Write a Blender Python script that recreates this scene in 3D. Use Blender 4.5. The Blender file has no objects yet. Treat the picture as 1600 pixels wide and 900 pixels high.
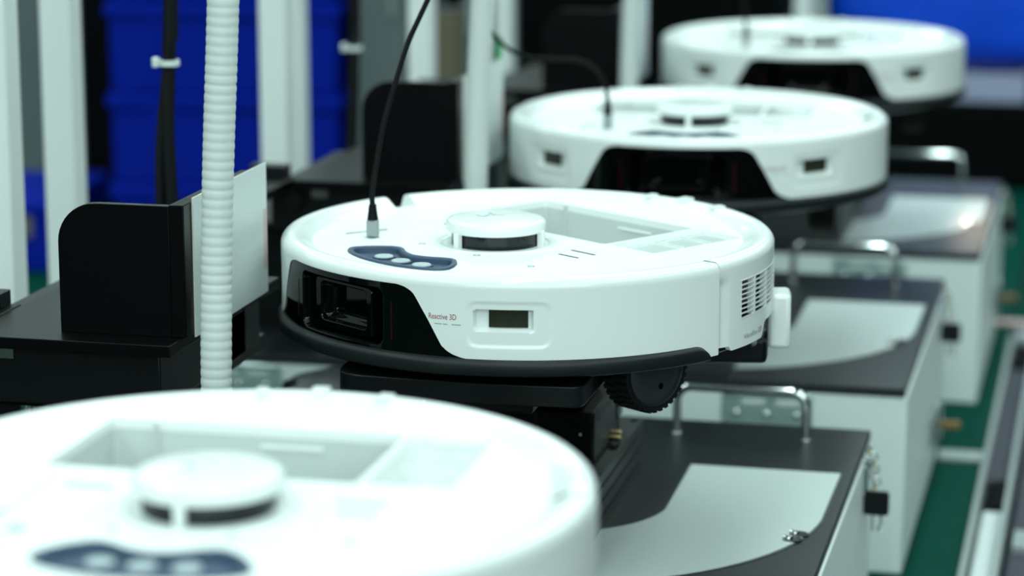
import bpy, bmesh, math, random
from mathutils import Vector, Matrix
random.seed(4)
R = math.radians
SC = bpy.context.scene
COL = SC.collection

# ---------------------------------------------------------------- camera
cd = bpy.data.cameras.new('camera'); cam = bpy.data.objects.new('camera', cd); COL.objects.link(cam)
cam.location = (0.39856, -1.78493, 0.7444)
cam.rotation_euler = (math.pi/2 - 0.2075, 0, 0.2292)
cd.sensor_width = 36; cd.lens = 92.92; cd.clip_start = 0.05
cd.dof.use_dof = True; cd.dof.focus_distance = 1.74; cd.dof.aperture_fstop = 4.7
SC.camera = cam
# ---------------------------------------------------------------- world, lamps, exposure
w = bpy.data.worlds.new('world'); SC.world = w; w.use_nodes = True
w.node_tree.nodes['Background'].inputs[0].default_value = (0.50, 0.66, 0.65, 1)
w.node_tree.nodes['Background'].inputs[1].default_value = 0.04
LAMP_POWER = 90
for i, lx in enumerate((-3.2, -1.6, 0.1, 1.7, 3.3)):
    ld = bpy.data.lights.new('ceiling_lamp_row', 'AREA'); ld.shape = 'RECTANGLE'
    ld.size = 0.15; ld.size_y = 13; ld.energy = LAMP_POWER; ld.color = (0.78, 1.0, 0.955)
    lo = bpy.data.objects.new('ceiling_lamp_row', ld); COL.objects.link(lo); lo.location = (lx, 1.5, 2.75)
ld = bpy.data.lights.new('front_fill_light', 'AREA'); ld.shape = 'RECTANGLE'; ld.size = 6; ld.size_y = 1.8; ld.energy = 115; ld.color = (0.80, 1.0, 0.965)  # fill light added behind the camera to lift the upright faces, not a window
lo = bpy.data.objects.new('front_fill_light', ld); COL.objects.link(lo); lo.location = (1.2, -5.5, 1.9); lo.rotation_euler = (R(90), 0, R(12))
ld = bpy.data.lights.new('warm_lamp', 'SPOT'); ld.spot_size = R(2.1); ld.spot_blend = .7; ld.shadow_soft_size = .03; ld.energy = 4; ld.color = (1.0, .84, .60)
lo = bpy.data.objects.new('warm_lamp', ld); COL.objects.link(lo); lo.location = (.172, 2.51, .389)
lo.rotation_euler = (Vector((.2344, 1.3357, .1726))-Vector(lo.location)).to_track_quat('-Z', 'Y').to_euler()
vs = SC.view_settings
vs.view_transform = 'Standard'; vs.look = 'None'; vs.gamma = 1; vs.exposure = 0.36; vs.use_curve_mapping = False

# ---------------------------------------------------------------- materials
def lin(c):
    return tuple((x/255/12.92 if x/255 <= .04045 else ((x/255+.055)/1.055)**2.4) for x in c)
def mat(name, rgb, rough=.5, metal=0, coat=0, noise=0, scale=80, bump=0, spec=.5, alpha=1, trans=0, emit=None):
    m = bpy.data.materials.new(name); m.use_nodes = True; nt = m.node_tree; b = nt.nodes['Principled BSDF']
    b.inputs['Base Color'].default_value = (*rgb, 1); b.inputs['Roughness'].default_value = rough
    b.inputs['Metallic'].default_value = metal; b.inputs['Coat Weight'].default_value = coat
    b.inputs['Specular IOR Level'].default_value = spec; b.inputs['Coat Roughness'].default_value = .08
    b.inputs['Transmission Weight'].default_value = trans
    if emit: b.inputs['Emission Color'].default_value = (*emit[:3], 1); b.inputs['Emission Strength'].default_value = emit[3]
    if noise or bump:
        tc = nt.nodes.new('ShaderNodeTexCoord'); n = nt.nodes.new('ShaderNodeTexNoise')
        n.inputs['Scale'].default_value = scale; n.inputs['Detail'].default_value = 5
        nt.links.new(tc.outputs['Object'], n.inputs['Vector'])
        if noise:
            mx = nt.nodes.new('ShaderNodeMix'); mx.data_type = 'RGBA'
            mx.inputs[6].default_value = (*[x*(1-noise) for x in rgb], 1); mx.inputs[7].default_value = (*[min(1, x*(1+noise)) for x in rgb], 1)
            nt.links.new(n.outputs['Fac'], mx.inputs[0]); nt.links.new(mx.outputs[2], b.inputs['Base Color'])
        if bump:
            bp = nt.nodes.new('ShaderNodeBump'); bp.inputs['Strength'].default_value = bump; bp.inputs['Distance'].default_value = .001
            nt.links.new(n.outputs['Fac'], bp.inputs['Height']); nt.links.new(bp.outputs['Normal'], b.inputs['Normal'])
    return m
M = dict(
 white=mat('white_plastic', (.82, .86, .85), .28, coat=.3),
 deck=mat('deck_white_plastic', (.84, .875, .865), .38, noise=.01, scale=30),
 bin=mat('bin_grey_plastic', (.56, .60, .59), .5),
 binclear=mat('cover_smoky_plastic', (.74, .79, .78), .12, coat=.6),
 glossblack=mat('gloss_black_plastic', (.0015, .002, .002), .06, spec=.3),
 satin=mat('satin_black_plastic', (.0035, .005, .0055), .36, noise=.2, scale=60, spec=.25),
 rubber=mat('black_rubber', (.005, .006, .006), .6, bump=.2, scale=300, spec=.3),
 hub=mat('charcoal_plastic', (.018, .023, .025), .42, spec=.4),
 wheelhub=mat('wheel_hub_plastic', (.034, .042, .044), .45),
 skirt=mat('skirt_black_plastic', (.008, .0115, .0125), .45, noise=.15, scale=60, spec=.35),
 navy=mat('navy_plastic', (.046, .074, .130), .45, spec=.3),
 button=mat('pale_button', (.42, .50, .54), .4),
 screen=mat('sensor_window_olive', (.028, .032, .022), .12, noise=.3, scale=200),
 lidar=mat('lidar_window', (.004, .007, .009), .10, spec=.4),
 red=mat('red_print', (.30, .05, .06), .5), grey=mat('grey_print', (.33, .37, .38), .5),
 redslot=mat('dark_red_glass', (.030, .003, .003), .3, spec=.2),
 blackpaint=mat('black_anodised', (.0012, .0017, .002), .34, noise=.15, scale=50, spec=.14),
 lid=mat('lid_black_laminate', (.012, .0155, .018), .43, noise=.25, scale=90, bump=.04, spec=.26),
 sheet=mat('pale_grey_sheet', (.53, .59, .58), .42, noise=.04, scale=200),
 box=mat('white_powder_coat', (.70, .77, .755), .4, noise=.02, scale=150),
 chrome=mat('chrome', (.62, .66, .67), .10, metal=1),
 zinc=mat('zinc_plate', (.55, .66, .66), .30, metal=1, noise=.1, scale=60),
 brass=mat('brass', (.45, .36, .18), .3, metal=1),
 alu=mat('grey_aluminium', (.045, .054, .053), .42, metal=.5),
 rail=mat('table_rail_alu', (.30, .34, .34), .5, metal=.2),
 rod=mat('steel_rod', (.45, .47, .44), .25, metal=1),
 hose=mat('hose_white_plastic', (.66, .71, .69), .55, noise=.03, scale=120),
 pole=mat('pole_white', (.83, .88, .865), .4),
 card=mat('card_white', (.66, .72, .715), .35), cardedge=mat('card_brown', (.30, .22, .13), .8),
 pink=mat('pink_print', (.66, .48, .47), .5),
 cable=mat('cable_black', (.003, .004, .0045), .55, spec=.12), plug=mat('plug_grey', (.27, .30, .32), .4),
 tie=mat('zip_tie', (.70, .76, .75), .4),
 blue=mat('crate_blue', (.0004, .013, .30), .6, noise=.1, scale=6, spec=.06),
 bluebag=mat('bag_blue', (.006, .080, .78), .4, noise=.25, scale=9, bump=.6, spec=.3),
 green=mat('green_mat', (.0005, .047, .033), .7, noise=.08, scale=20, spec=.03),
 greentape=mat('green_tape', (.02, .30, .09), .5),
 orange=mat('orange_brown', (.20, .11, .03), .5),
 slate=mat('slate_paint', (.036, .038, .058), .6, spec=.3, noise=.2, scale=8),
 wallpale=mat('wall_pale_grey', (.42, .47, .475), .8, noise=.15, scale=3),
 wall=mat('wall_grey', (.17, .20, .205), .8, noise=.15, scale=3),
 floor=mat('floor_dark_green', (.006, .028, .023), .7, noise=.1, scale=4),
 dark=mat('dark_cabinet', (.002, .003, .003), .7, noise=.2, scale=6, spec=.05),
 greycab=mat('grey_cabinet', (.12, .15, .155), .5, noise=.06, scale=5),
 brown=mat('brown_carton', (.16, .14, .095), .8, noise=.15, scale=9),
 lilac=mat('lilac_liner', (.36, .38, .55), .6),
 ceil=mat('ceiling_grey', (.25, .28, .28), .9),
)

# ---------------------------------------------------------------- mesh helpers
def obj(name, bm, m, parent=None, loc=(0,0,0), rotz=0, smooth=35, bevel=0, seg=2):
    me = bpy.data.meshes.new(name); bmesh.ops.recalc_face_normals(bm, faces=bm.faces) ; bm.to_mesh(me); bm.free()
    me.materials.append(M[m]) if isinstance(m, str) else [me.materials.append(M[x]) for x in m]
    if smooth:
        me.shade_smooth()
        if smooth < 180: me.set_sharp_from_angle(angle=R(smooth))
    o = bpy.data.objects.new(name, me); COL.objects.link(o); o.location = loc; o.rotation_euler[2] = rotz
    if parent is not None: o.parent = parent
    if bevel:
        b = o.modifiers.new('bevel', 'BEVEL'); b.width = bevel; b.segments = seg; b.limit_method = 'ANGLE'; b.angle_limit = R(50); b.harden_normals = False
    return o
def tag(o, label=None, cat=None, group=None, kind=None):
    if label: o['label'] = label
    if cat: o['category'] = cat
    if group: o['group'] = group
    if kind: o['kind'] = kind
    return o
def thing(name, label, cat, loc=(0,0,0), rotz=0, group=None):
    o = bpy.data.objects.new(name, None); COL.objects.link(o); o.empty_display_size = .02
    o.location = loc; o.rotation_euler[2] = rotz
    return tag(o, label, cat, group)
def copy_tree(o, parent=None):
    c = o.copy(); COL.objects.link(c)
    if parent is not None: c.parent = parent
    for ch in list(o.children): copy_tree(ch, c)
    return c
def dup(o, loc, rotz, label):
    c = copy_tree(o); c.location = loc; c.rotation_euler[2] = rotz; c['label'] = label; return c
def B(*boxes):
    bm = bmesh.new()
    for x0, x1, y0, y1, z0, z1 in boxes:
        v = [bm.verts.new((x, y, z)) for z in (z0, z1) for y in (y0, y1) for x in (x0, x1)]
        for f in ((0,2,3,1), (4,5,7,6), (0,1,5,4), (2,6,7,3), (0,4,6,2), (1,3,7,5)): bm.faces.new([v[i] for i in f])
    return bm
def prism(pts, z0, z1, holes=(), bm=None, plane='XY', y0=0):
    """extruded outline (with holes) between z0 and z1"""
    bm = bm or bmesh.new(); edges = {0: [], 1: []}
    def co(p, z): return (p[0], p[1], z) if plane == 'XY' else ((p[0], z, p[1]) if plane == 'XZ' else (z, p[0], p[1]))
    for loop in (pts, *holes):
        n = len(loop); lo = [bm.verts.new(co(p, z0)) for p in loop]; hi = [bm.verts.new(co(p, z1)) for p in loop]
        for i in range(n):
            j = (i+1) % n; bm.faces.new((lo[i], lo[j], hi[j], hi[i]))
            edges[0].append(bm.edges.get((lo[i], lo[j]))); edges[1].append(bm.edges.get((hi[i], hi[j])))
    for k in (0, 1): bmesh.ops.triangle_fill(bm, edges=edges[k], use_beauty=True, use_dissolve=False)
    return bm
def flat(pts, z, holes=()):
    bm = bmesh.new(); ed = []
    for loop in (pts, *holes):
        v = [bm.verts.new((p[0], p[1], z)) for p in loop]
        ed += [bm.edges.new((v[i], v[(i+1) % len(v)])) for i in range(len(v))]
    bmesh.ops.triangle_fill(bm, edges=ed, use_beauty=True); return bm
def circ(cx, cy, r, n=48, a0=0, a1=360):
    full = abs(a1-a0-360) < 1e-6
    return [(cx+r*math.cos(R(a0+(a1-a0)*i/(n if full else n-1))), cy+r*math.sin(R(a0+(a1-a0)*i/(n if full else n-1)))) for i in range(n)]
def rrect(x0, x1, y0, y1, r, n=6):
    p = []
    for cx, cy, a in ((x1-r, y1-r, 0), (x0+r, y1-r, 90), (x0+r, y0+r, 180), (x1-r, y0+r, 270)): p += circ(cx, cy, r, n, a, a+90)
    return p
def lathe(prof, n=64, c=(0,0), bm=None, axis='Z', cap=False):
    bm = bm or bmesh.new(); rings = []
    for r, z in prof:
        if r < 1e-7:
            p = {'Z': (c[0], c[1], z), 'X': (z, c[0], c[1]), 'Y': (c[0], z, c[1])}[axis]; rings.append([bm.verts.new(p)]); continue
        ring = []
        for i in range(n):
            a = 2*math.pi*i/n; u, v = c[0]+r*math.cos(a), c[1]+r*math.sin(a)
            ring.append(bm.verts.new({'Z': (u, v, z), 'X': (z, u, v), 'Y': (u, z, v)}[axis]))
        rings.append(ring)
    for a, b in zip(rings, rings[1:]):
        for i in range(n):
            j = (i+1) % n
            if len(a) == 1 and len(b) == 1: continue
            if len(a) == 1: bm.faces.new((a[0], b[j], b[i]))
            elif len(b) == 1: bm.faces.new((a[i], a[j], b[0]))
            else: bm.faces.new((a[i], a[j], b[j], b[i]))
    return bm
def spline(P, k=8):
    P = [Vector(p) for p in P]; out = []
    for i in range(len(P)-1):
        p0, p1, p2, p3 = P[max(i-1, 0)], P[i], P[i+1], P[min(i+2, len(P)-1)]
        for s in range(k):
            t = s/k; out.append(.5*((2*p1)+(p2-p0)*t+(2*p0-5*p1+4*p2-p3)*t*t+(3*p1-p0-3*p2+p3)*t**3))
    return out+[P[-1]]
def tube(path, rad, n=12, bm=None):
    bm = bm or bmesh.new(); P = [Vector(p) for p in path]; rf = rad if callable(rad) else (lambda s: rad)
    t0 = (P[1]-P[0]).normalized(); u = t0.orthogonal().normalized(); prev = None; L = 0; rings = []
    for i, p in enumerate(P):
        t = (P[min(i+1, len(P)-1)]-P[max(i-1, 0)]).normalized(); u = (u-t*u.dot(t)).normalized(); v = t.cross(u)
        if i: L += (p-P[i-1]).length
        r = rf(L); rings.append([bm.verts.new(p+r*(math.cos(2*math.pi*k/n)*u+math.sin(2*math.pi*k/n)*v)) for k in range(n)])
    for a, b in zip(rings, rings[1:]):
        for k in range(n): bm.faces.new((a[k], a[(k+1) % n], b[(k+1) % n], b[k]))
    bm.faces.new(rings[0][::-1]); bm.faces.new(rings[-1]); return bm
def resample(P, d):
    out = [P[0]]; acc = 0
    for a, b in zip(P, P[1:]):
        L = (b-a).length; t = d-acc
        while t <= L: out.append(a+(b-a)*(t/L)); t += d
        acc = L-(t-d)
    return out+[P[-1]]
def ss(t): t = max(0., min(1., t)); return t*t*(3-2*t)
def interp(x, T):
    for (a, b), (c, d) in zip(T, T[1:]):
        if x <= c: return b+(d-b)*(x-a)/(c-a) if c > a else d
    return T[-1][1]
def frange(a, b, s):
    n = max(1, round((b-a)/s)); return [a+(b-a)*i/n for i in range(n+1)]

# ================================================================= SETTING
tag(obj('floor', B((-6, 6, -4, 9, -.83, -.78)), 'floor'), kind='structure')
tag(obj('wall_back', B((-6, 6, 8, 8.1, -.78, 3.0)), 'wallpale'), kind='structure')
tag(obj('wall_left', B((-5.1, -5, -4, 8, -.78, 3.0)), 'wall'), kind='structure')
tag(obj('ceiling', B((-6, 6, -4, 9, 3.0, 3.05)), 'ceil'), kind='structure')

# ---- workbench with green mat
wb = thing('workbench', 'long workbench with green top and grey rail under the row of white boxes', 'workbench', (0, 0, -.78))
obj('bench_top', B((-1.9, .271, -1.6, 4.2, .755, .775)), 'rail', wb)
obj('green_mat', B((-1.9, .271, -1.6, 4.2, .775, .78)), 'green', wb)
obj('edge_rail', B((.272, .2785, -1.6, 1.50, .745, .785)), 'rail', wb, bevel=.002)
obj('cross_rail', B((.225, .271, .905, .938, .7805, .785)), 'rail', wb, bevel=.001)
for x in (-1.85, .22):
    for y in (-1.5, 4.1): obj('leg', B((x-.02, x+.02, y-.02, y+.02, 0, .755)), 'rail', wb)

# ================================================================= ROBOT
def pos(t, r, z): return (-r*math.sin(R(t)), r*math.cos(R(t)), z)
ZB = [(0, .0562), (18, .0562), (20, .055), (21.5, .0528), (22.4, .0504), (25.7, .0342), (28.7, .0179), (30, .0145), (31.3, .0124), (33, .0108), (34.2, .010)]
def zb(t): return interp(abs(t), ZB) if abs(t) < 60 else interp(abs(t), [(60, .010), (66, .0045), (88.5, .0045), (90.6, .0012), (95, .0012)])
def sdr(x, y, cx, cy, hx, hy, r):
    qx, qy = abs(x-cx)-hx+r, abs(y-cy)-hy+r
    return math.hypot(max(qx, 0), max(qy, 0))+min(max(qx, qy), 0)-r
def grid(thetas, rows, skip=None, post=None):
    bm = bmesh.new(); prev = None; pt = None
    for t in thetas:
        rw = rows(t); cur = [bm.verts.new(pos(t, *(post(t, r, z) if post else (r, z)))) for r, z in rw]
        if prev:
            for k in range(len(cur)-1):
                if skip and skip((t+pt)/2, (rw[k][1]+rw[k+1][1])/2, k): continue
                bm.faces.new((prev[k], cur[k], cur[k+1], prev[k+1]))
        prev, pt, prw = cur, t, rw
    bmesh.ops.remove_doubles(bm, verts=bm.verts, dist=1e-6)
    loose = [v for v in bm.verts if not v.link_faces]; bmesh.ops.delete(bm, geom=loose, context='VERTS'); return bm
def rim_prof(Ro, notch):
    p = []
    for i in range(1, 7):
        a = math.pi/2*i/6; p.append((Ro-.007+.007*math.cos(a), .0575+.0075*math.sin(a)))
    p += [(Ro-.0085, .0651), (Ro-.0105, .0649), (Ro-.0135, .0638), (Ro-.0175, .0612), (Ro-.0210, .0592), (Ro-.0222, .0587), (Ro-.0226, .0560)]
    if notch: p = [(r, min(z, notch)) for r, z in p]
    return p
def front_rows(t):
    b = zb(t); n = 44
    zt = .0545 if t < -92.2 else .0575
    return [(.1745, b)]+[(.175, b+.0004+(zt-b-.0004)*i/n) for i in range(n+1)]+rim_prof(.175, (.0545 if t < 0 else .0636) if abs(t) > 92.2 else 0)
def front_post(t, r, z):
    if r > .174 and abs(t) > 30:
        x = (abs(t)-42.3)*R(1)*.175
        d1 = sdr(x, z, 0, .0362, .0195, .0072, .003)
        d2 = sdr(x, z, .0035, .0335, .0270, .0145, .006)
        r -= .0052*ss(-d1/.0016+.2)+.0007*ss(-d2/.0015+.5)
    return r, z
robot = thing('robot_vacuum', 'x', 'robot vacuum', (0,0,0), 0, 'white robot vacuums on the test boxes')
obj('front_shell', grid(frange(-94.2, 94.2, .5), front_rows, post=front_post), 'white', robot, smooth=40)
def in_vent(t, z): return 103.9 < t < 140 and .0212 < z < .0474
def rear_b(t): a = min(t, 360-t); return interp(a, [(94, .0046), (98.8, .0046), (99.3, .0012), (114.4, .0012), (115.5, .002), (117.6, .0108), (119, .0116), (180, .0116)])
def rear_rows(t):
    a = min(t, 360-t); b = rear_b(t); zs = frange(b, .0212, (.0212-b)/8)+frange(.0212, .0474, .0262/12)[1:]+frange(.0474, .0575, .0025)[1:]
    Rr = lambda z: .1736-.0026*(1-ss((a-94.7)/4.5))*(1-ss((z-.046)/.008))
    return [(.1700, b)]+[(Rr(z), min(z, .0545) if t > 261.7 else z) for z in zs]+rim_prof(.1738, .0636 if t < 96.5 else (.0545 if t > 261.7 else 0))
obj('rear_shell', grid(frange(94.7, 265.3, .5), rear_rows, skip=lambda t, z, k: k > 0 and in_vent(t, z)), 'white', robot, smooth=40)
# exhaust grille
vent = obj('exhaust_grille', grid(frange(103, 141, 1), lambda t: [(.1715, .0495), (.163, .0490), (.163, .019), (.1715, .0185)]), 'glossblack', robot)
def arcbar(t0, t1, z0, z1, r0, r1, st=2):
    bm = grid(frange(t0, t1, st), lambda t: [(r0, z0), (r1, z0), (r1, z1), (r0, z1), (r0, z0)])
    bmesh.ops.holes_fill(bm, edges=bm.edges, sides=4); return bm
for i in range(9):
    z = .0212+i*.0262/8
    obj('slat', arcbar(103.4, 140.4, z-.00033, z+.00033, .1726, .1739), 'white', vent)
for t in (110.2, 118.6, 128.5): obj('rib', arcbar(t-.4, t+.4, .0210, .0476, .1690, .17385, .4), 'white', vent)
# skirt (bumper)
def skirt_rows(t):
    a = abs(t); h = 1 if a < 86.5 else max(.02, math.sqrt(max(0, 1-((a-86.5)/4.51)**2)))
    ex = .0012*ss((34-a)/8)
    return [(.160, -.001), (.1765+ex, -.0005), (.1775+ex, .0005), (.1780+ex, .0072*h), (.1772+ex, .0090*h), (.1745, .0108*h), (.168, .0108*h)]
obj('bumper_skirt', grid(frange(-91, 91, .5), skirt_rows), 'skirt', robot, smooth=50)
# sensor window
def win_rows(t):
    b = zb(t); return [(.1742, .0098+(b-.0098)*i/110) for i in range(111)]
def win_post(t, r, z):
    x = t*R(1)*.175; d = sdr(x, z, 0, .0325, .0435, .0195, .006)
    return r-.026*ss(-d/.0022), z
win = obj('sensor_window', grid(frange(-34, 34, .2), win_rows, post=win_post), 'glossblack', robot, smooth=180)
def bez():
    bm = bmesh.new(); nx, nz = 150, 96; V = []
    for i in range(nx+1):
        for j in range(nz+1):
            x = -.0315+.063*i/nx; z = .0138+.0372*j/nz
            d0 = sdr(x, z, 0, .0324, .0312, .0183, .005); d1 = sdr(x, z, 0, .0335, .0245, .0135, .004); d2 = sdr(x, z, 0, .035, .0178, .0100, .003)
            y = .146+.0215*ss(-d0/.0015)-.004*ss(-d1/.001)-.004*ss(-d1/.006)-.005*ss(-d2/.001)
            V.append(bm.verts.new((x, y, z)))
    for i in range(nx):
        for j in range(nz): k = i*(nz+1)+j; bm.faces.new((V[k], V[k+nz+1], V[k+nz+2], V[k+1]))
    return bm
obj('camera_bezel', bez(), 'glossblack', win, smooth=180)
obj('camera_panel', prism(rrect(-.0165, .0165, .0262, .0438, .0025), .1553, .1563, plane='XZ'), 'glossblack', win)
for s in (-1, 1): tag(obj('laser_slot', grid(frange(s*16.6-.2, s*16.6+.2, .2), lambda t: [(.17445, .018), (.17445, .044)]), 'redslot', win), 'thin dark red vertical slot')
# side sensor windows
for s in (-1, 1):
    tag(obj('side_sensor', grid(frange(s*43.3-4.3, s*43.3+4.3, .8), lambda t: [(.1685, .0312), (.1704, .0312), (.1704, .0424), (.1685, .0424)]), 'screen', robot), 'dark olive sensor window in a white recess')
# deck
frame_out = [(0,.1055),(.007,.1040),(.014,.1010),(.0205,.0968),(.0275,.0942),(.034,.0962),(.041,.1022),(.047,.1100),(.0505,.1175),(.0500,.1222),(.0465,.1270),(.040,.1312),(.030,.1348),(.020,.1373),(.010,.1386),(0,.1390)]
frame_out = frame_out+[(-x, y) for x, y in frame_out[-2:0:-1]]
def shrink(pts, d):
    n = len(pts); out = []
    for i in range(n):
        a, b = Vector(pts[i-1]), Vector(pts[(i+1) % n]); t = (b-a).normalized(); nrm = Vector((-t.y, t.x)); out.append((pts[i][0]+nrm.x*d, pts[i][1]+nrm.y*d))
    return out
area = sum(a[0]*b[1]-b[0]*a[1] for a, b in zip(frame_out, frame_out[1:]+frame_out[:1]))
sgn = 1 if area > 0 else -1
binr = rrect(-.0550, .1025, -.1112, -.0215, .003, 4)
coverr = rrect(-.1020, -.0580, -.1115, -.0235, .003, 4)
hole_btn = shrink(frame_out, sgn*.0012)
bm = prism(circ(0, 0, .1530, 120), .0535, .0585, holes=(binr, coverr, hole_btn))
obj('top_deck', bm, 'deck', robot, smooth=30)
bm = flat(binr, .0235); 
loop = [(x, y) for x, y in binr]; n = len(loop)
lo = [bm.verts.new((*p, .0235)) for p in loop]; hi = [bm.verts.new((*p, .0536)) for p in loop]
for i in range(n): bm.faces.new((lo[i], lo[(i+1) % n], hi[(i+1) % n], hi[i]))
binw = tag(obj('dustbin_bay', bm, 'bin', robot, smooth=30), 'open grey rectangular bay behind the turret')
obj('slot_highlight', B((-.012, .022, -.1112, -.1094, .0475, .0495)), 'white', binw, bevel=.0005)  # white strip drawing the bright highlight of a slot, not a latch
obj('bay_rib', B((.0775, .0795, -.1112, -.1085, .024, .0575)), 'bin', binw)
cov = tag(obj('tank_cover', prism(coverr, .0545, .0568), 'binclear', robot), 'glossy smoky cover strip beside the bay')
for a in ((-.096, -.066, -.060, -.0585), (-.096, -.066, -.0865, -.085), (-.0685, -.067, -.108, -.028)): obj('cover_ridge', B((*a, .0567, .0578)), 'binclear', cov, bevel=.0003)
# button panel
fi = shrink(frame_out, sgn*.0042)
bm = bmesh.new(); L = []
for pts, z in ((frame_out, .0584), (shrink(frame_out, sgn*.0006), .0600), (shrink(frame_out, sgn*.0032), .0600), (fi, .0590), (shrink(frame_out, sgn*.0046), .0560)): L.append([bm.verts.new((*p, z)) for p in pts])
for a, b in zip(L, L[1:]):
    for i in range(len(a)): j = (i+1) % len(a); bm.faces.new((a[i], a[j], b[j], b[i]))
bmesh.ops.triangle_fill(bm, edges=[bm.edges.get((L[-1][i], L[-1][(i+1) % len(L[-1])])) for i in range(len(L[-1]))], use_beauty=True)
pan = tag(obj('button_panel', bm, 'navy', robot, smooth=35), 'navy blue curved button tray')
obj('tray_tab', B((-.0025, .0025, .1062, .1088, .0562, .0592)), 'navy', pan, bevel=.0004)
for x, y in ((-.0200, .1160), (0, .1175), (.0200, .1160)):
    obj('button', lathe([(0, .0578), (.0060, .0578), (.0066, .0573), (.0066, .0560)], 24, (x, y)), 'button', pan)
    obj('button_collar', lathe([(.0067, .0561), (.0069, .0570), (.0080, .0570), (.0080, .0561)], 24, (x, y)), 'navy', pan)
# lidar turret
LC = (0, .031)
tur = obj('lidar_turret', lathe([(.0435, .0580), (.0425, .0596), (.0385, .0600), (.0372, .0592), (.0372, .0575)], 72, LC), 'white', robot, smooth=50)
tag(obj('scanner_window', lathe([(.0312, .0560), (.0312, .0690)], 64, LC), 'lidar', tur), 'dark glossy scanner band')
obj('turret_well', lathe([(.0312, .0572), (.0374, .0572)], 64, LC), 'satin', tur)
for a in (-3, 117, 237):
    c = (LC[0]-.0338*math.sin(R(a)), LC[1]+.0338*math.cos(R(a)))
    bm = B((-.0024, .0024, -.0022, .0022, .0575, .0692)); bmesh.ops.rotate(bm, cent=(0,0,0), matrix=Matrix.Rotation(R(a), 3, 'Z'), verts=bm.verts); bmesh.ops.translate(bm, vec=(*c, 0), verts=bm.verts)
    obj('turret_post', bm, 'white', tur, bevel=.0005)
cap = obj('turret_cap', lathe([(.028, .0685), (.0345, .0685), (.0350, .0692), (.0350, .0738), (.0346, .0752), (.0335, .0760), (.030, .0764), (0, .0766)], 96, LC), 'white', tur, smooth=50)
def ribbon(P, wd, z):
    bm = bmesh.new()
    for a, b in zip(P, P[1:]):
        a, b = Vector(a), Vector(b); t = (b-a).normalized()*wd*.3; nn = Vector((-t.y, t.x)).normalized()*wd/2
        bm.faces.new([bm.verts.new((*p, z)) for p in (a-t-nn, b+t-nn, b+t+nn, a-t+nn)])
    return bm
tag(obj('emblem', ribbon([(.0155,.0355),(.0072,.0358),(.0108,.0278)], .0011, .0768), 'grey', cap), 'small grey line emblem')
obj('emblem', ribbon([(.0168,.0226),(.0073,.0263),(.0018,.0203)], .0011, .0768), 'grey', cap)
# deck fittings
for x, y in ((.0315,.0719),(-.0253,.071),(-.0788,.0695)):
    s = obj('screw', lathe([(0, .0584), (.0016, .0584), (.0018, .0588), (.0026, .0588), (.0027, .0583)], 16, (x, y)), 'grey', robot)
for x0, x1, y0, y1 in ((-.0790,-.0560,.0095,.0115),(-.0790,-.0600,.0255,.0272),(.0560,.0790,.0095,.0115)):
    tag(obj('clip_slot', B((x0, x1, y0, y1, .0560, .0588)), 'hub', robot), 'small grey clip slot in the deck')
bm = B((-.0165, .0165, -.0007, .0007, .0575, .0588)); bmesh.ops.rotate(bm, cent=(0,0,0), matrix=Matrix.Rotation(R(78), 3, 'Z'), verts=bm.verts); bmesh.ops.translate(bm, vec=(.0935, .072, 0), verts=bm.verts)
tag(obj('seam_slot', bm, 'hub', robot), 'thin dark slot beside the plug socket')
obj('plug_socket', B((.0690, .0775, .0785, .0870, .0578, .0587)), 'grey', robot)
for pts in ([(.052,.062),(.044,.052),(.046,.036)], [(-.048,.088),(-.062,.060),(-.054,.040),(-.054,-.016)], [(.062,.118),(.080,.090),(.088,.050),(.090,-.012)]):
    obj('panel_seam', ribbon(spline([(*p, 0) for p in pts], 6) and [tuple(v[:2]) for v in spline([(*p, 0) for p in pts], 6)], .0005, .0586), 'bin', robot)
obj('rim_tab', arcbar(180.6, 183.6, .0640, .0668, .160, .1700, .5), 'white', robot)
obj('rim_tab', arcbar(168.0, 170.5, .0640, .0660, .158, .1690, .5), 'white', robot)
obj('rim_tab', arcbar(192.0, 194.0, .0640, .0660, .158, .1690, .5), 'white', robot)
# underside
obj('underside', lathe([(0, -.0078), (.150, -.0078), (.1600, -.0035), (.1680, .0008), (.1690, .0110)], 96), 'satin', robot)
def clip(poly, nx, ny, d):
    out = []
    for a, b in zip(poly, poly[1:]+poly[:1]):
        fa, fb = a[0]*nx+a[1]*ny-d, b[0]*nx+b[1]*ny-d
        if fa <= 0: out.append(a)
        if (fa < 0 < fb) or (fb < 0 < fa): t = fa/(fa-fb); out.append((a[0]+(b[0]-a[0])*t, a[1]+(b[1]-a[1])*t))
    return out
mop = clip(clip(clip(circ(0, 0, .1705, 96), -.743, .669, .035), .743, .669, .035), 0, 1, -.002)
obj('mop_plate', prism(mop, -.0255, -.0078), 'satin', robot, bevel=.003)
obj('rear_inner_wall', grid(frange(116, 244, 2), lambda t: [(.1660, -.0078), (.1660, .016)]), 'glossblack', robot)
bm = arcbar(129, 138.5, -.0165, .0225, .1700, .1862, 1.2)
tag(obj('rear_block', bm, 'white', robot, bevel=.003), 'small white block standing off the rear')
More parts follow.
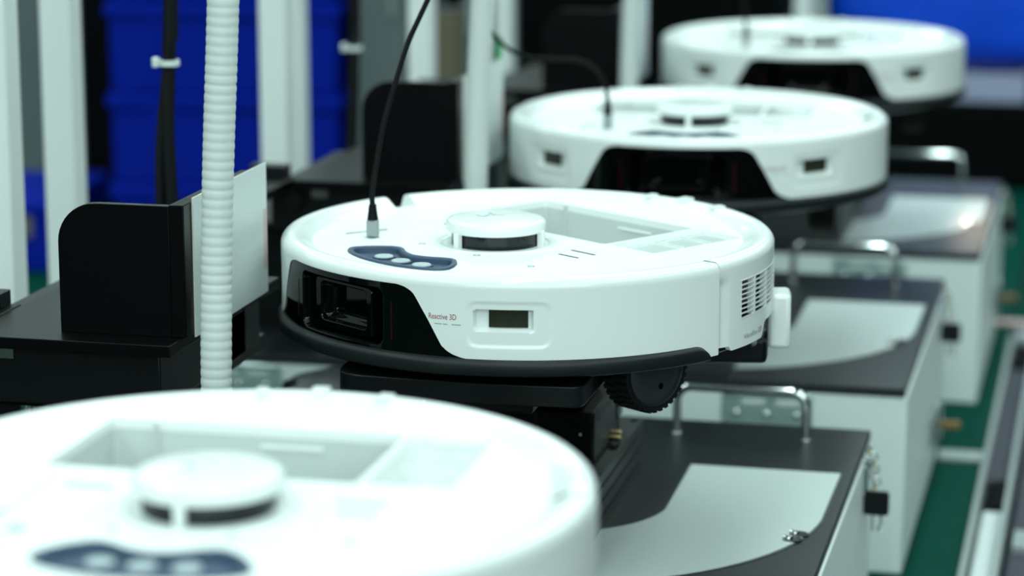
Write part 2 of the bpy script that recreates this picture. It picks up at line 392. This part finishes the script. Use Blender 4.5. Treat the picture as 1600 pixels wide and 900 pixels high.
# wheels
for s in (-1, 1):
    wx = s*.125
    prof = [(0, wx-s*.020), (.0262, wx-s*.020), (.0285, wx-s*.018), (.0285, wx+s*.0042), (.0268, wx+s*.0050), (.0252, wx+s*.0050)]
    wh = obj('wheel', lathe(prof, 56, (0, -.0150), axis='X'), 'rubber', robot)
    obj('hub', lathe([(.0252, wx+s*.0050), (.0244, wx+s*.0035), (.0238, wx+s*.0045), (.015, wx+s*.0055), (0, wx+s*.0058)], 56, (0, -.0150), axis='X'), 'wheelhub', wh, smooth=60)
    obj('axle_hole', lathe([(.0022, wx+s*.0054), (.0022, wx+s*.0059), (0, wx+s*.0059)], 16, (s*.0030, -.0265), axis='X'), 'glossblack', wh)
    bm = bmesh.new()
    for k in range(34):
        a = 2*math.pi*k/34
        for side in (0, 1):
            aa = a+(side*.5)*2*math.pi/34
            b2 = B((-.0009, .0009, -.0014, .0014, 0, .0022))
            x0, x1 = (wx-s*.018, wx-s*.0075) if side else (wx-s*.0068, wx+s*.0040)
            for v in b2.verts:
                y, z, x = v.co.y, v.co.z+.0280, (x0 if v.co.x < 0 else x1)
                v.co = Vector((x, y*math.cos(aa)-z*math.sin(aa), -.0150+y*math.sin(aa)+z*math.cos(aa)))
            me = bpy.data.meshes.new('t'); b2.to_mesh(me); b2.free(); bm.from_mesh(me); bpy.data.meshes.remove(me)
    obj('tread', bm, 'rubber', wh, smooth=0)
# printing on the shell
def text_on_shell(name, body, t0, length, z0, h, rad, m, parent):
    cu = bpy.data.curves.new('txt', 'FONT'); cu.body = body; cu.size = 1; to = bpy.data.objects.new('txt', cu); COL.objects.link(to)
    bpy.context.view_layer.update(); me = bpy.data.meshes.new_from_object(to.evaluated_get(bpy.context.evaluated_depsgraph_get()))
    bpy.data.objects.remove(to); bpy.data.curves.remove(cu)
    bm = bmesh.new(); bm.from_mesh(me); bpy.data.meshes.remove(me)
    x0 = min(v.co.x for v in bm.verts); x1 = max(v.co.x for v in bm.verts); y1 = max(v.co.y for v in bm.verts)
    for v in bm.verts:
        t = t0+math.degrees((v.co.x-x0)/(x1-x0)*length/rad); v.co = Vector(pos(t, rad, z0+v.co.y/y1*h))
    return obj(name, bm, m, parent, smooth=0)
tag(text_on_shell('lettering', 'Reactive 3D', 25.9, .0190, .0358, .0037, .1752, 'red', robot), 'small dark red lettering')
for k, ln in enumerate((.0052, .0030, .0062)):
    t0 = 27.2+k*1.95
    obj('print_line', grid(frange(t0, t0+math.degrees(ln/.175), .4), lambda t: [(.1752, .0324), (.1752, .0330)]), 'grey', robot)
text_on_shell('lettering', 'VibraRise', 104.9, .0220, .0062, .0033, .1739, 'grey', robot)
tag(text_on_shell('lettering', '2.0', 112.8, .0062, .0062, .0036, .1739, 'red', robot), 'small dark red numeral')

RB = [((-.0050, -.6414, .335), -179.87, 'nearest robot vacuum, blurred and cut off by the lower left corner'),
      ((-.0085, .0113, .335), -214.87, 'sharp white robot vacuum with slatted grille and red lettering, centre of the row'),
      ((.0136, .6253, .335), -176.87, 'white robot vacuum behind the sharp one, its black sensor window facing the camera'),
      ((.0422, 1.2803, .335), -174.87, 'farthest robot vacuum, blurred, in front of the blue bag')]
robot.location = RB[0][0]; robot.rotation_euler[2] = R(RB[0][1]); robot['label'] = RB[0][2]
for loc, rz, lab in RB[1:]: dup(robot, loc, R(rz), lab)

# ================================================================= ROBOT STANDS
def make_stand():
    st = thing('robot_stand', 'x', 'stand', (0,0,0), 0, 'black stands under the robot vacuums')
    # base is at the lid, z = 0 (lid z .1726); origin under the robot's axis
    rl = obj('base_rail', B((-.052, .0490, -.10, .190, 0, .0085), (-.052, .0472, -.10, .190, .0085, .0115), (-.052, .0490, -.10, .190, .0115, .0200), (-.052, .0472, -.10, .190, .0200, .0230), (-.052, .0490, -.10, .190, .0230, .0316), (-.052, .0472, -.10, .190, .0316, .0340), (-.052, .0490, -.10, .190, .0340, .0418)), 'alu', st)
    for y in (.183, .098, .010, -.07): obj('bolt_hole', lathe([(0, .0420), (.0036, .0420), (.0040, .0417)], 16, (.0440, y)), 'glossblack', rl)
    mb = obj('motor_block', B((-.058, -.004, .047, .155, .0418, .0818), (-.002, .0375, .047, .155, .0418, .0818)), 'blackpaint', st, bevel=.0012)
    obj('motor_gap', B((-.006, 0, .050, .152, .0418, .0800)), 'satin', mb)
    obj('side_plate', B((.0375, .0388, .050, .134, .0440, .0808)), 'hub', mb, bevel=.0004)
    for k in range(8): obj('notch', B((.0386, .0391, .055+k*.010, .0565+k*.010, .0745-(k % 2)*.002, .0800)), 'glossblack', mb)
    for k in range(3): obj('notch', B((.0386, .0391, .058+k*.010, .0595+k*.010, .0450, .0480)), 'glossblack', mb)
    obj('port', B((.0380, .0398, .134, .153, .0560, .0740)), 'glossblack', mb)
    tag(obj('brass_fitting', lathe([(0, .0470), (.0042, .0470), (.0045, .0460), (.0045, .0390), (0, .0390)], 16, (.1120, .0480), axis='X'), 'brass', mb), 'small brass fitting')
    tag(obj('bolt', lathe([(0, .0443), (.0009, .0446)], 8, (.0290, .066), axis='Y'), 'tie', mb), 'tiny pale screw dot')
    obj('column', B((-.050, .028, .060, .125, .0818, .1230)), 'satin', st, bevel=.002)
    obj('support_arm', B((-.045, .030, -.12, .130, .1230, .1350), (-.045, .030, -.12, -.060, .1350, .1404)), 'satin', st, bevel=.002)
    pts = [(-.0700,-.1630),(-.0775,-.1610),(-.0840,-.1555),(-.0872,-.1480),(-.0880,-.1400),(-.0880,-.0560),(.0725,-.0560),(.0725,-.1560),(.0705,-.1610),(.0650,-.1640),(0,-.1670),(-.0300,-.1650)]
    obj('support_plate', prism([(x-(.009 if x < -.05 else 0), y) for x, y in pts], .1404, .1546), 'satin', st, bevel=.0008)
    return st
stand = make_stand()
STL = ['black stand under the nearest blurred robot vacuum', 'black motor stand with grooved grey rail under the sharp robot vacuum', 'black stand under the robot vacuum facing the camera, third in the row', 'black stand under the farthest robot vacuum']
for i, (loc, rz, lab) in enumerate(RB):
    o = stand if i == 0 else copy_tree(stand)
    o.location = (loc[0], loc[1]+.0008, .1726); o['label'] = STL[i]

# ================================================================= TEST BOXES
# origin: right front lower corner; body spans x -.735..0, y 0..W
BW, BL, BH = .735, .4965, .1726
def make_box():
    bx = thing('test_box', 'x', 'box', (0,0,0), 0, 'white boxes with black lids on the workbench')
    obj('body', B((-BW, .0015, .0015, BL-.004, 0, BH-.0085)), 'box', bx, bevel=.0018)
    obj('lid', B((-BW-.001, 0, 0, BL, BH-.0080, BH)), 'lid', bx, bevel=.0012)
    cx, cy = -.215, .2387       # arc centre of the sheet
    out = circ(cx, cy, .2050, 40, 183, 357)
    inn = circ(cx, cy, .0885, 30, 352, 188)
    pts = [(cx-.205, .3540)]+out+[(cx+.205, .3540), (cx+.0865, .3540)]+inn+[(cx-.0865, .3540)]
    obj('guide_sheet', prism(pts, BH, BH+.0012), 'sheet', bx)
    grv = circ(cx, cy, .2075, 40, 183, 357)
    obj('sheet_border', prism([(cx-.2075, .3560)]+grv+[(cx+.2075, .3560), (cx+.0840, .3560)]+circ(cx, cy, .0860, 30, 352, 188)+[(cx-.084, .3560)], BH, BH+.0004), 'hub', bx)
    # handle
    def hp(x0, x1, y, h, r):
        P = [(x0, y, BH-.001)]
        for k in range(7): a = math.pi/2*k/6; P.append((x0+r-r*math.cos(a), y, BH+h-r+r*math.sin(a)))
        for k in range(7): a = math.pi/2*k/6; P.append((x1-r+r*math.sin(a), y, BH+h-r+r*math.cos(a)))
        return P+[(x1, y, BH-.001)]
    hd = obj('handle', tube(hp(-.157, -.0495, .452, .0400, .0120), .0036, 16), 'chrome', bx)
    for x in (-.157, -.0495): obj('handle_foot', lathe([(0, BH+.0010), (.0040, BH+.0010), (.0044, BH+.0006), (.0044, BH)], 20, (x, .452)), 'chrome', hd)
    # hinge / clasp plates on the front
    for x0 in (-.1640, -.6640):
        hg = obj('hinge_plate', B((x0, x0+.0820, -.0012, .0015, .1290, .1600)), 'zinc', bx, bevel=.0004)
        obj('hinge_knuckle', lathe([(0, x0+.002), (.0030, x0+.002), (.0030, x0+.080), (0, x0+.080)], 14, (-.0022, .1615), axis='X'), 'zinc', hg)
        for xs in (.018, .049): obj('slot_plate', B((x0+xs, x0+xs+.021, -.0022, -.001, .1520, .1570)), 'tie', hg, bevel=.0005)
        for xs in (.0135, .0410, .0680): obj('rivet', lathe([(0, -.0052), (.0022, -.0046), (.0036, -.0030), (.0040, -.0012)], 16, (x0+xs, .1430), axis='Y'), 'chrome', hg, smooth=180)
    cv = tag(obj('round_cover', lathe([(0, BH+.0400), (.030, BH+.0390), (.050, BH+.0330), (.062, BH+.0220), (.066, BH+.0100), (.066, BH)], 48, (-.437, .432)), 'hub', bx, smooth=60), 'dark grey rounded cover')
    obj('cover_knob', lathe([(0, BH+.0370), (.006, BH+.0360), (.0075, BH+.030), (.0075, BH+.015)], 20, (-.480, .410)), 'satin', cv)
    # bolts at the sheet edge
    for x, y in ((-.0250, .1865), (-.0280, .1730)):
        sb = obj('sheet_bolt', lathe([(0, BH+.0036), (.0016, BH+.0036), (.0018, BH+.0026), (.0034, BH+.0034), (.0038, BH+.0022), (.0038, BH+.0012)], 18, (x, y)), 'chrome', bx)
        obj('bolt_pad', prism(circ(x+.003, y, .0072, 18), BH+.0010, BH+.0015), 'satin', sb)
    # hasp on the right side and a clasp further down
    hp_ = obj('hasp', B((.0015, .0040, .415, .440, .1380, .1640)), 'chrome', bx, bevel=.0006)
    obj('hasp_ring', tube([(.0040+.0045*math.sin(2*math.pi*k/20), .4275+.0001*k, .1635+.0045*math.cos(2*math.pi*k/20)) for k in range(20)], .0011, 8), 'chrome', hp_)
    cl = obj('side_clasp', B((.0015, .0060, .300, .345, .0420, .0700)), 'chrome', bx, bevel=.001)
    obj('clasp_lever', B((.0060, .0105, .312, .333, .0300, .0820)), 'chrome', cl, bevel=.0015)
    tag(obj('clasp_strap', B((.0060, .0300, .336, .344, .0500, .0570)), 'orange', cl, bevel=.001), 'orange-brown strap end')
    return bx
box = make_box()
BX = [(.190, -.7750), (.2050, -.1300), (.2210, .5140), (.2500, 1.1560)]
BXL = ['white box with black lid under the nearest robot, mostly hidden', 'white box with black lid at lower right, two chrome bolts on its pale sheet', 'white box with black lid behind the sharp robot, its white side facing the camera', 'farthest white box with black lid, a warm light spot on its lid']
for i, (x, y) in enumerate(BX):
    o = box if i == 0 else copy_tree(box)
    o.location = (x, y, 0); o['label'] = BXL[i]

# ---- keys hanging at the boxes
def make_keys():
    k = thing('key_bunch', 'x', 'keys', (0,0,0), 0, 'keys hanging at the box sides')
    hx = .0052
    hd = tag(obj('key_head', prism(rrect(-.0100, .0105, -.0100, .0100, .0032), -.0022, .0022, plane='XZ'), 'satin', k, bevel=.0008), 'black plastic key head')
    obj('key_blade', B((-.0035, -.0015, -.0006, .0006, -.0240, -.0100)), 'rod', hd)
    obj('key_blade', spline([(.0035, 0, -.0100), (.0045, 0, -.016), (.0020, -.001, -.0210), (.0050, -.001, -.0245)], 5) and tube(spline([(.0035, 0, -.0100), (.0045, 0, -.016), (.0020, -.001, -.0210), (.0050, -.001, -.0245)], 5), .0011, 6), 'rod', hd)
    for i in range(7):
        z = .0125+i*.0052; xo = -.0005+.0014*((i % 2)*2-1)-i*.0008
        P = [(xo+.0026*math.cos(2*math.pi*j/16)*(1 if i % 2 else .4), .0026*math.cos(2*math.pi*j/16)*(.2 if i % 2 else .9), z+.0038*math.sin(2*math.pi*j/16)) for j in range(17)]
        obj('chain_link', tube(P, .0008, 6), 'chrome' if i % 3 else 'brass', k)
    return k
keys = make_keys()
KL = ['keys with black head on the hidden nearest box', 'keys with square black head beside the lower right box, nearest and sharpest', 'keys with black head beside the box behind the sharp robot', 'blurred keys beside the farthest box']
for i, (x, y) in enumerate(BX):
    if i == 0: continue          # nothing of these shows
    o = keys if i == 1 else copy_tree(keys)
    o.location = (x+.0120, y+.4275, .1300); o['label'] = KL[i]

# ================================================================= POSITIONING STAGES (left)
def make_stage():
    s = thing('positioning_stage', 'x', 'machine', (0,0,0), 0, 'black positioning stages along the left')
    z0 = .1726
    obj('shelf', B((-.3460, -.2005, -.2000, .030, .3440-z0, .3520-z0)), 'blackpaint', s, bevel=.0006)
    ex = obj('side_shelf', B((-.400, -.3472, -.2000, -.1010, .3440-z0, .3520-z0)), 'blackpaint', s, bevel=.0006)
    obj('stop_block', B((-.388, -.3545, -.1200, -.1015, .3520-z0, .3625-z0)), 'satin', ex, bevel=.0006)
    h0, h1 = .3520-z0, .4400-z0; r = .027
    pts = [(-.2080, h0), (-.2080, h1), (-.2862+r, h1)]+[(-.2862+r-r*math.sin(R(a)), h1-r+r*math.cos(R(a))) for a in range(9, 90, 9)]+[(-.2862, h1-r), (-.2862, h0)]
    obj('back_panel', prism(pts, -.1760, -.1690, plane='XZ'), 'blackpaint', s, bevel=.0006)
    obj('side_wing', B((-.2080, -.1975, -.1760, -.0300, .3520-z0, h1+.001)), 'blackpaint', s, bevel=.0006)
    obj('carriage', B((-.3700, -.2130, -.1860, .020, .3040-z0, .3440-z0)), 'satin', s, bevel=.001)
    obj('base_plate', B((-.4600, -.2210, -.150, .0560, .2920-z0, .3030-z0)), 'blackpaint', s, bevel=.0008)
    obj('slide_block', B((-.2290, -.2130, -.060, -.0120, .3030-z0, .3420-z0)), 'satin', s, bevel=.0008)
    obj('slide_rail', B((-.3300, -.3150, -.1900, -.186, .3350-z0, .3420-z0)), 'rod', s)
    tag(obj('shaft_collar', lathe([(0, -.1960), (.0100, -.1960), (.0110, -.194), (.0110, -.1800)], 20, (-.3480, .3330-z0), axis='Y'), 'satin', s), 'knurled black collar')
    for x in (-.3405, -.3570, -.2600):
        obj('guide_rod', lathe([(0, 0), (.0050, 0), (.0050, .2920-z0), (0, .2920-z0)], 16, (x, -.075)), 'rod', s)
    obj('rear_column', B((-.46, -.36, -.02, .05, 0, .2920-z0)), 'satin', s)
    return s
stage = make_stage()
card = thing('card', 'x', 'card', (0,0,0), 0, 'white cards against the black wings')
obj('sheet', B((-.1972, -.1962, -.1610, -.0090, .1770, .2710)), 'card', card)
tag(obj('backing', B((-.1975, -.1972, -.1614, -.0088, .1768, .2712)), 'cardedge', card), 'brown board backing')
tag(obj('print', B((-.1962, -.1961, -.0170, -.0098, .1950, .2380)), 'pink', card), 'faint pink print at the edge')
hose = thing('hose', 'x', 'hose', (0,0,0), 0, 'white corrugated hoses')
ph = resample(spline([(-.166, -.205, -.168), (-.168, -.202, .02), (-.1690, -.2000, .1550), (-.1665, -.1960, .2820), (-.1590, -.1980, .4090), (-.1480, -.2040, .60), (-.14, -.21, .95), (-.13, -.21, 1.5)], 40), .00105)
obj('corrugated_tube', tube(ph, lambda L: .0097+.0006*abs(math.sin(math.pi*L/.0062))**.5, 24), 'hose', hose, smooth=60)
obj('end_fitting', lathe([(.0095, -.1726), (.0150, -.1726), (.0150, -.155), (.0125, -.150), (.0095, -.150)], 28, (-.166, -.205)), 'hose', hose)
SO = [(0, 0), (.022, .642), (.045, 1.284)]
SL = ['nearest black stage with round-cornered upright panel behind the nearest robot', 'black stage with round-cornered panel left of the sharp robot, behind its cable', 'farthest black stage with round-cornered panel, blurred behind the looping cable']
CL = ['white card with torn edge standing behind the sharp corrugated hose', 'white card beside the hose in the middle, with green tape above', 'blurred white card at the farthest hose']
HL = ['sharp white corrugated hose rising past the nearest black panel', 'white corrugated hose left of the robot facing the camera', 'blurred white hose in front of the farthest robot\'s left side']
for i, (x, y) in enumerate(SO):
    for proto, L in ((stage, SL), (card, CL), (hose, HL)):
        o = proto if i == 0 else copy_tree(proto); o.location = (x-(.007*i if proto is hose else 0), y, .1726); o['label'] = L[i]
for st, (dx, dy) in zip([o for o in bpy.data.objects if o.name.startswith('positioning_stage')], ((0, 0), (0, -.072), (-.030, -.110))):
    for ch in st.children:
        if ch.name.startswith('side_shelf'): ch.location = (dx, dy, 0)
t = tag(obj('green_tape', B((-.1757, -.1752, .612, .632, .430, .464)), 'greentape'), 'small strip of green tape above the middle white card', 'tape')

# ================================================================= CABLES
def usb(plug, path, label):
    x, y, z = plug
    c = thing('usb_cable', label, 'cable', plug, 0, 'black cables plugged into the robots')
    L = lambda p: (p[0]-x, p[1]-y, p[2]-z)
    obj('plug', B((-.0042, .0042, -.0030, .0030, 0, .0125)), 'plug', c, bevel=.0012)
    obj('strain_relief', lathe([(0, .0125), (.0040, .0125), (.0036, .0150), (.0026, .0235), (0, .0240)], 16), 'cable', c)
    obj('cord', tube(spline([(0, 0, .0225)]+[L(p) for p in path], 8), .0019, 10), 'cable', c)
usb((-.1156, -.0149, .3940), [(-.1166,-.0119,.4260),(-.1149,-.0040,.449),(-.1123,.001,.469),(-.1093,.006,.4845),(-.1048,.0134,.5043),(-.0985,.0222,.5286),(-.0926,.028,.5442),(-.0875,.0341,.5575),(-.0761,.0486,.5883),(-.0635,.0645,.6237),(-.04,.09,.75),(-.03,.1,1.2)], 'black cable with grey plug in the sharp robot')
usb((-.0548, .5387, .3940), [(-.0543,.5360,.4180),(-.0561,.5302,.4361),(-.0645,.5281,.449),(-.0788,.5263,.4563),(-.0984,.522,.4574),(-.118,.5175,.458),(-.1333,.5148,.4619),(-.1459,.5136,.4698),(-.1554,.5138,.481),(-.1663,.5149,.4978),(-.1751,.5177,.5203),(-.1815,.5247,.5595),(-.185,.53,.8)], 'black cable looping over from the middle hose into the third robot')
usb((-.0231, 1.1914, .3940), [(-.0235,1.1870,.4268),(-.0271,1.1800,.4631),(-.0336,1.1725,.5132),(-.04,1.16,.8)], 'blurred black cable into the farthest robot')
def bundle(paths, tie, label):
    c = thing('cable_bundle', label, 'cable', paths[0][-1], 0, 'tied black cables hanging at the left')
    o = Vector(paths[0][-1])
    for p, r in zip(paths, (.0058, .0036, .003)): obj('cord', tube(spline([Vector(q)-o for q in p], 6), r, 10), 'cable', c)
    t = Vector(tie)-o
    obj('zip_tie', lathe([(.0060, t.z-.0022), (.0085, t.z-.0022), (.0085, t.z+.0022), (.0060, t.z+.0022)], 20, (t.x, t.y)), 'tie', c)
    obj('tie_end', B((t.x-.0110, t.x-.0060, t.y-.0100, t.y-.004, t.z-.003, t.z+.005)), 'tie', c, bevel=.001)
bundle([[(-.348,.24,1.3),(-.3449,.2066,.5655),(-.3435,.2005,.5357),(-.3421,.1903,.4869),(-.3407,.1796,.4362),(-.3349,.1681,.3765),(-.3325,.1579,.3267),(-.333,.15,.176)],
        [(-.342,.1893,.50),(-.3440,.1836,.4661),(-.3456,.1806,.4461),(-.3459,.173,.4113),(-.3438,.166,.3765),(-.342,.16,.3267),(-.342,.152,.176)]], (-.3421,.1903,.4869), 'black cable bundle with white zip tie hanging before the blue crates')
bundle([[(-.38,.83,1.3),(-.3746,.8183,.5144),(-.3705,.8006,.4281),(-.3685,.7893,.3737),(-.368,.7756,.3097),(-.3677,.7659,.2649),(-.367,.76,.176)]], (-.3705,.8006,.4281), 'black cable bundle with white zip tie right of the wide white pole')

# ================================================================= POLES
def pole(x, y, w, d, label, zb_=0.0):
    p = thing('pole', label, 'pole', (x, y, zb_), 0, 'white upright poles')
    obj('profile', B((-w/2, w/2, -d/2, d/2, .006, 2.2)), 'pole', p, bevel=.002)
    obj('foot_plate', B((-w/2-.015, w/2+.015, -d/2-.015, d/2+.015, 0, .006)), 'pole', p)
pole(-.4720, .1500, .0300, .026, 'white pole cut off by the left edge of the photo', .1726)
pole(-.5380, .4390, .0310, .026, 'white pole second from the left edge')
pole(-.4500, .7900, .0300, .026, 'white pole behind the white card, left one of a touching pair', .1726)
pole(-.5270, 1.0810, .0300, .026, 'white pole at the right of the touching pair, next to bright blue')
pole(-.3760, 1.0900, .0270, .026, 'white pole above the middle black panel')
pole(-.4270, 1.7100, .0220, .026, 'blurred grey-white pole right of the middle hose')
pole(-.0920, 2.3000, .0240, .026, 'blurred white pole behind the farthest robot')

# ================================================================= BACKGROUND
def crate(x, y, z, wx, wy, h, label):
    c = thing('crate', label, 'crate', (x, y, z), R(8), 'blue plastic crates')
    obj('body', B((-wx/2, wx/2, -wy/2, wy/2, 0, h)), 'blue', c, bevel=.004)
    obj('rim', B((-wx/2-.006, wx/2+.006, -wy/2-.006, wy/2+.006, h-.020, h-.002)), 'blue', c, bevel=.002)
    for k in (-.3, 0, .3): obj('rib', B((k*wx-.006, k*wx+.006, -wy/2-.005, -wy/2+.001, .008, h-.022)), 'blue', c)
    tag(obj('label_holder', B((.07, .11, -wy/2-.004, -wy/2+.001, .05, .09)), 'brown', c), 'small brown label')
names = ['lowest', 'second', 'third', 'top']
for k in range(4): crate(-.830, 1.78, .002+k*.1265, .315, .26, .126, f'deep blue crate, {names[k]} of the stack behind the cable bundle')
for k in range(1): crate(-1.21, 1.72, .002+k*.1265, .30, .26, .1, 'deep blue crate low at left between the first two poles')
def cab(name, x0, x1, y0, y1, z0, z1, m, label, cat, knob=True, shelf=True):
    c = thing(name, label, cat, ((x0+x1)/2, (y0+y1)/2, z0)); w_, d_, h = (x1-x0)/2, (y1-y0)/2, z1-z0
    obj('body', B((-w_, w_, -d_, d_, 0, h)), m, c, bevel=.004)
    obj('door', B((-w_+.008, w_-.008, -d_-.006, -d_-.0005, .01, h-.01)), m, c, bevel=.002)
    obj('door_handle', B((w_-.03, w_-.022, -d_-.016, -d_-.006, h*.45, h*.6)), 'rail', c, bevel=.002)
cab('dark_cabinet', -1.165, -1.060, 2.00, 2.15, .002, .75, 'dark', 'dark narrow cabinet between the second pole and blue crates', 'cabinet')
cab('grey_cabinet', -1.36, -1.175, 2.05, 2.20, .002, .8, 'greycab', 'tall grey cabinet seen between the first two poles', 'cabinet')
cab('grey_cabinet', -.648, -.560, 1.72, 1.90, .002, .8, 'greycab', 'grey narrow cabinet behind the thin black cable', 'cabinet')
cab('grey_cabinet', -.492, -.452, 1.73, 1.90, .002, .75, 'greycab', 'grey cabinet just left of the middle hose', 'cabinet')
cab('dark_cabinet', -1.30, -.165, 2.55, 2.9, .002, .8, 'dark', 'wide dark cabinet behind the farthest robot', 'cabinet')
cab('machine_cabinet', -.14, .70, 2.62, 3.05, .002, .143, 'dark', 'black low cabinet at the right behind the farthest box', 'cabinet')
def carton(x, y, z, sx, sy, sz, m, label):
    c = thing('carton', label, 'box', (x, y, z), R(6), 'cartons in the far background')
    obj('carton_body', B((-sx/2, sx/2, -sy/2, sy/2, 0, sz)), m, c, bevel=.002)
    obj('flap', B((-sx/2, sx/2, -sy/2, -.002, sz, sz+.002)), m, c); obj('flap', B((-sx/2, sx/2, .002, sy/2, sz, sz+.002)), m, c)
    obj('packing_tape', B((-sx/2-.0005, sx/2+.0005, -.012, .012, sz+.002, sz+.0025)), 'lilac', c)
carton(-.525, 1.80, .002, .05, .1, .36, 'brown', 'tall brown carton right of the fifth pole')
carton(-.345, 1.95, .002, .06, .08, .20, 'brown', 'brown carton behind the looping cable')
carton(-.345, 1.95, .2065, .05, .08, .09, 'greycab', 'small grey carton on the brown one behind the looping cable')
# blue bag on a tray
bag = thing('plastic_bag', 'big shiny blue bag at the upper right behind the farthest robot', 'bag', (.19, 2.81, .1905))
bm = bmesh.new(); bmesh.ops.create_icosphere(bm, subdivisions=5, radius=1)
for v in bm.verts:
    p = v.co; sx, sy, sz = [math.copysign(abs(c)**.38, c) for c in p]
    wob = .02*math.sin(7*p.x+3*p.z)+.02*math.sin(11*p.z+5*p.y)+.012*math.sin(19*p.x-9*p.z)
    v.co = Vector((sx*.30*(1+wob*.6), sy*.150*(1+wob*.6), .20+sz*.195*(1+wob)))
obj('film', bm, 'bluebag', bag, smooth=180)
knot = lathe([(0, .425), (.02, .435), (.03, .425), (.015, .40), (.02, .375)], 14); obj('bag_neck', knot, 'bluebag', bag)
tray = thing('tray', 'pale lilac tray under the blue bag', 'tray', (.095, 2.80, .144))
obj('tray_base', B((-.145, .145, -.17, .17, 0, .006)), 'lilac', tray)
for y in (-.17, .164): obj('tray_wall', B((-.145, .145, y, y+.006, .006, .046)), 'lilac', tray, bevel=.001)
for x in (-.145, .139): obj('tray_end', B((x, x+.006, -.164, .164, .006, .046)), 'lilac', tray, bevel=.001)
# side machine at the right
sm = thing('side_machine', 'slate machine with pale side panel right of the workbench', 'machine', (.5, .5, -.78))
obj('body', B((-.190, .60, -1.9, .86, 0, .765)), 'slate', sm, bevel=.004)
obj('inner_trim', B((-.2205, -.1985, .385, .885, 0, .768)), 'slate', sm)
obj('pale_panel', B((-.2195, -.1985, -1.9, .27, .10, .770)), 'card', sm, bevel=.003)
obj('black_slot', B((-.2130, -.1985, .275, .375, .4, .772)), 'dark', sm)
obj('grey_trim', B((-.1980, -.1930, -1.9, 1.0, .0, .785)), 'rail', sm)
obj('top_band', B((-.185, .55, .15, .205, .765, .772)), 'rail', sm)
obj('dark_band', B((-.2195, .55, .89, 1.0, 0, .772)), 'dark', sm)
obj('pale_band', B((-.2195, .55, 1.01, 1.06, 0, .778)), 'rail', sm)
tag(obj('red_band', B((-.255, .55, 1.07, 1.085, .7815, .786)), 'pink', sm), 'reddish strip')
far = thing('side_table', 'green topped table at the far right edge', 'table', (.66, 2.85, -.78))
obj('table_top', B((-.385, .5, -1.24, 1.3, .755, .775)), 'rail', far); obj('green_top', B((-.385, .5, -1.24, 1.3, .775, .779)), 'green', far)
for x in (-.35, .45):
    for y in (-1.2, 1.2): obj('leg', B((x-.02, x+.02, y-.02, y+.02, 0, .755)), 'rail', far)
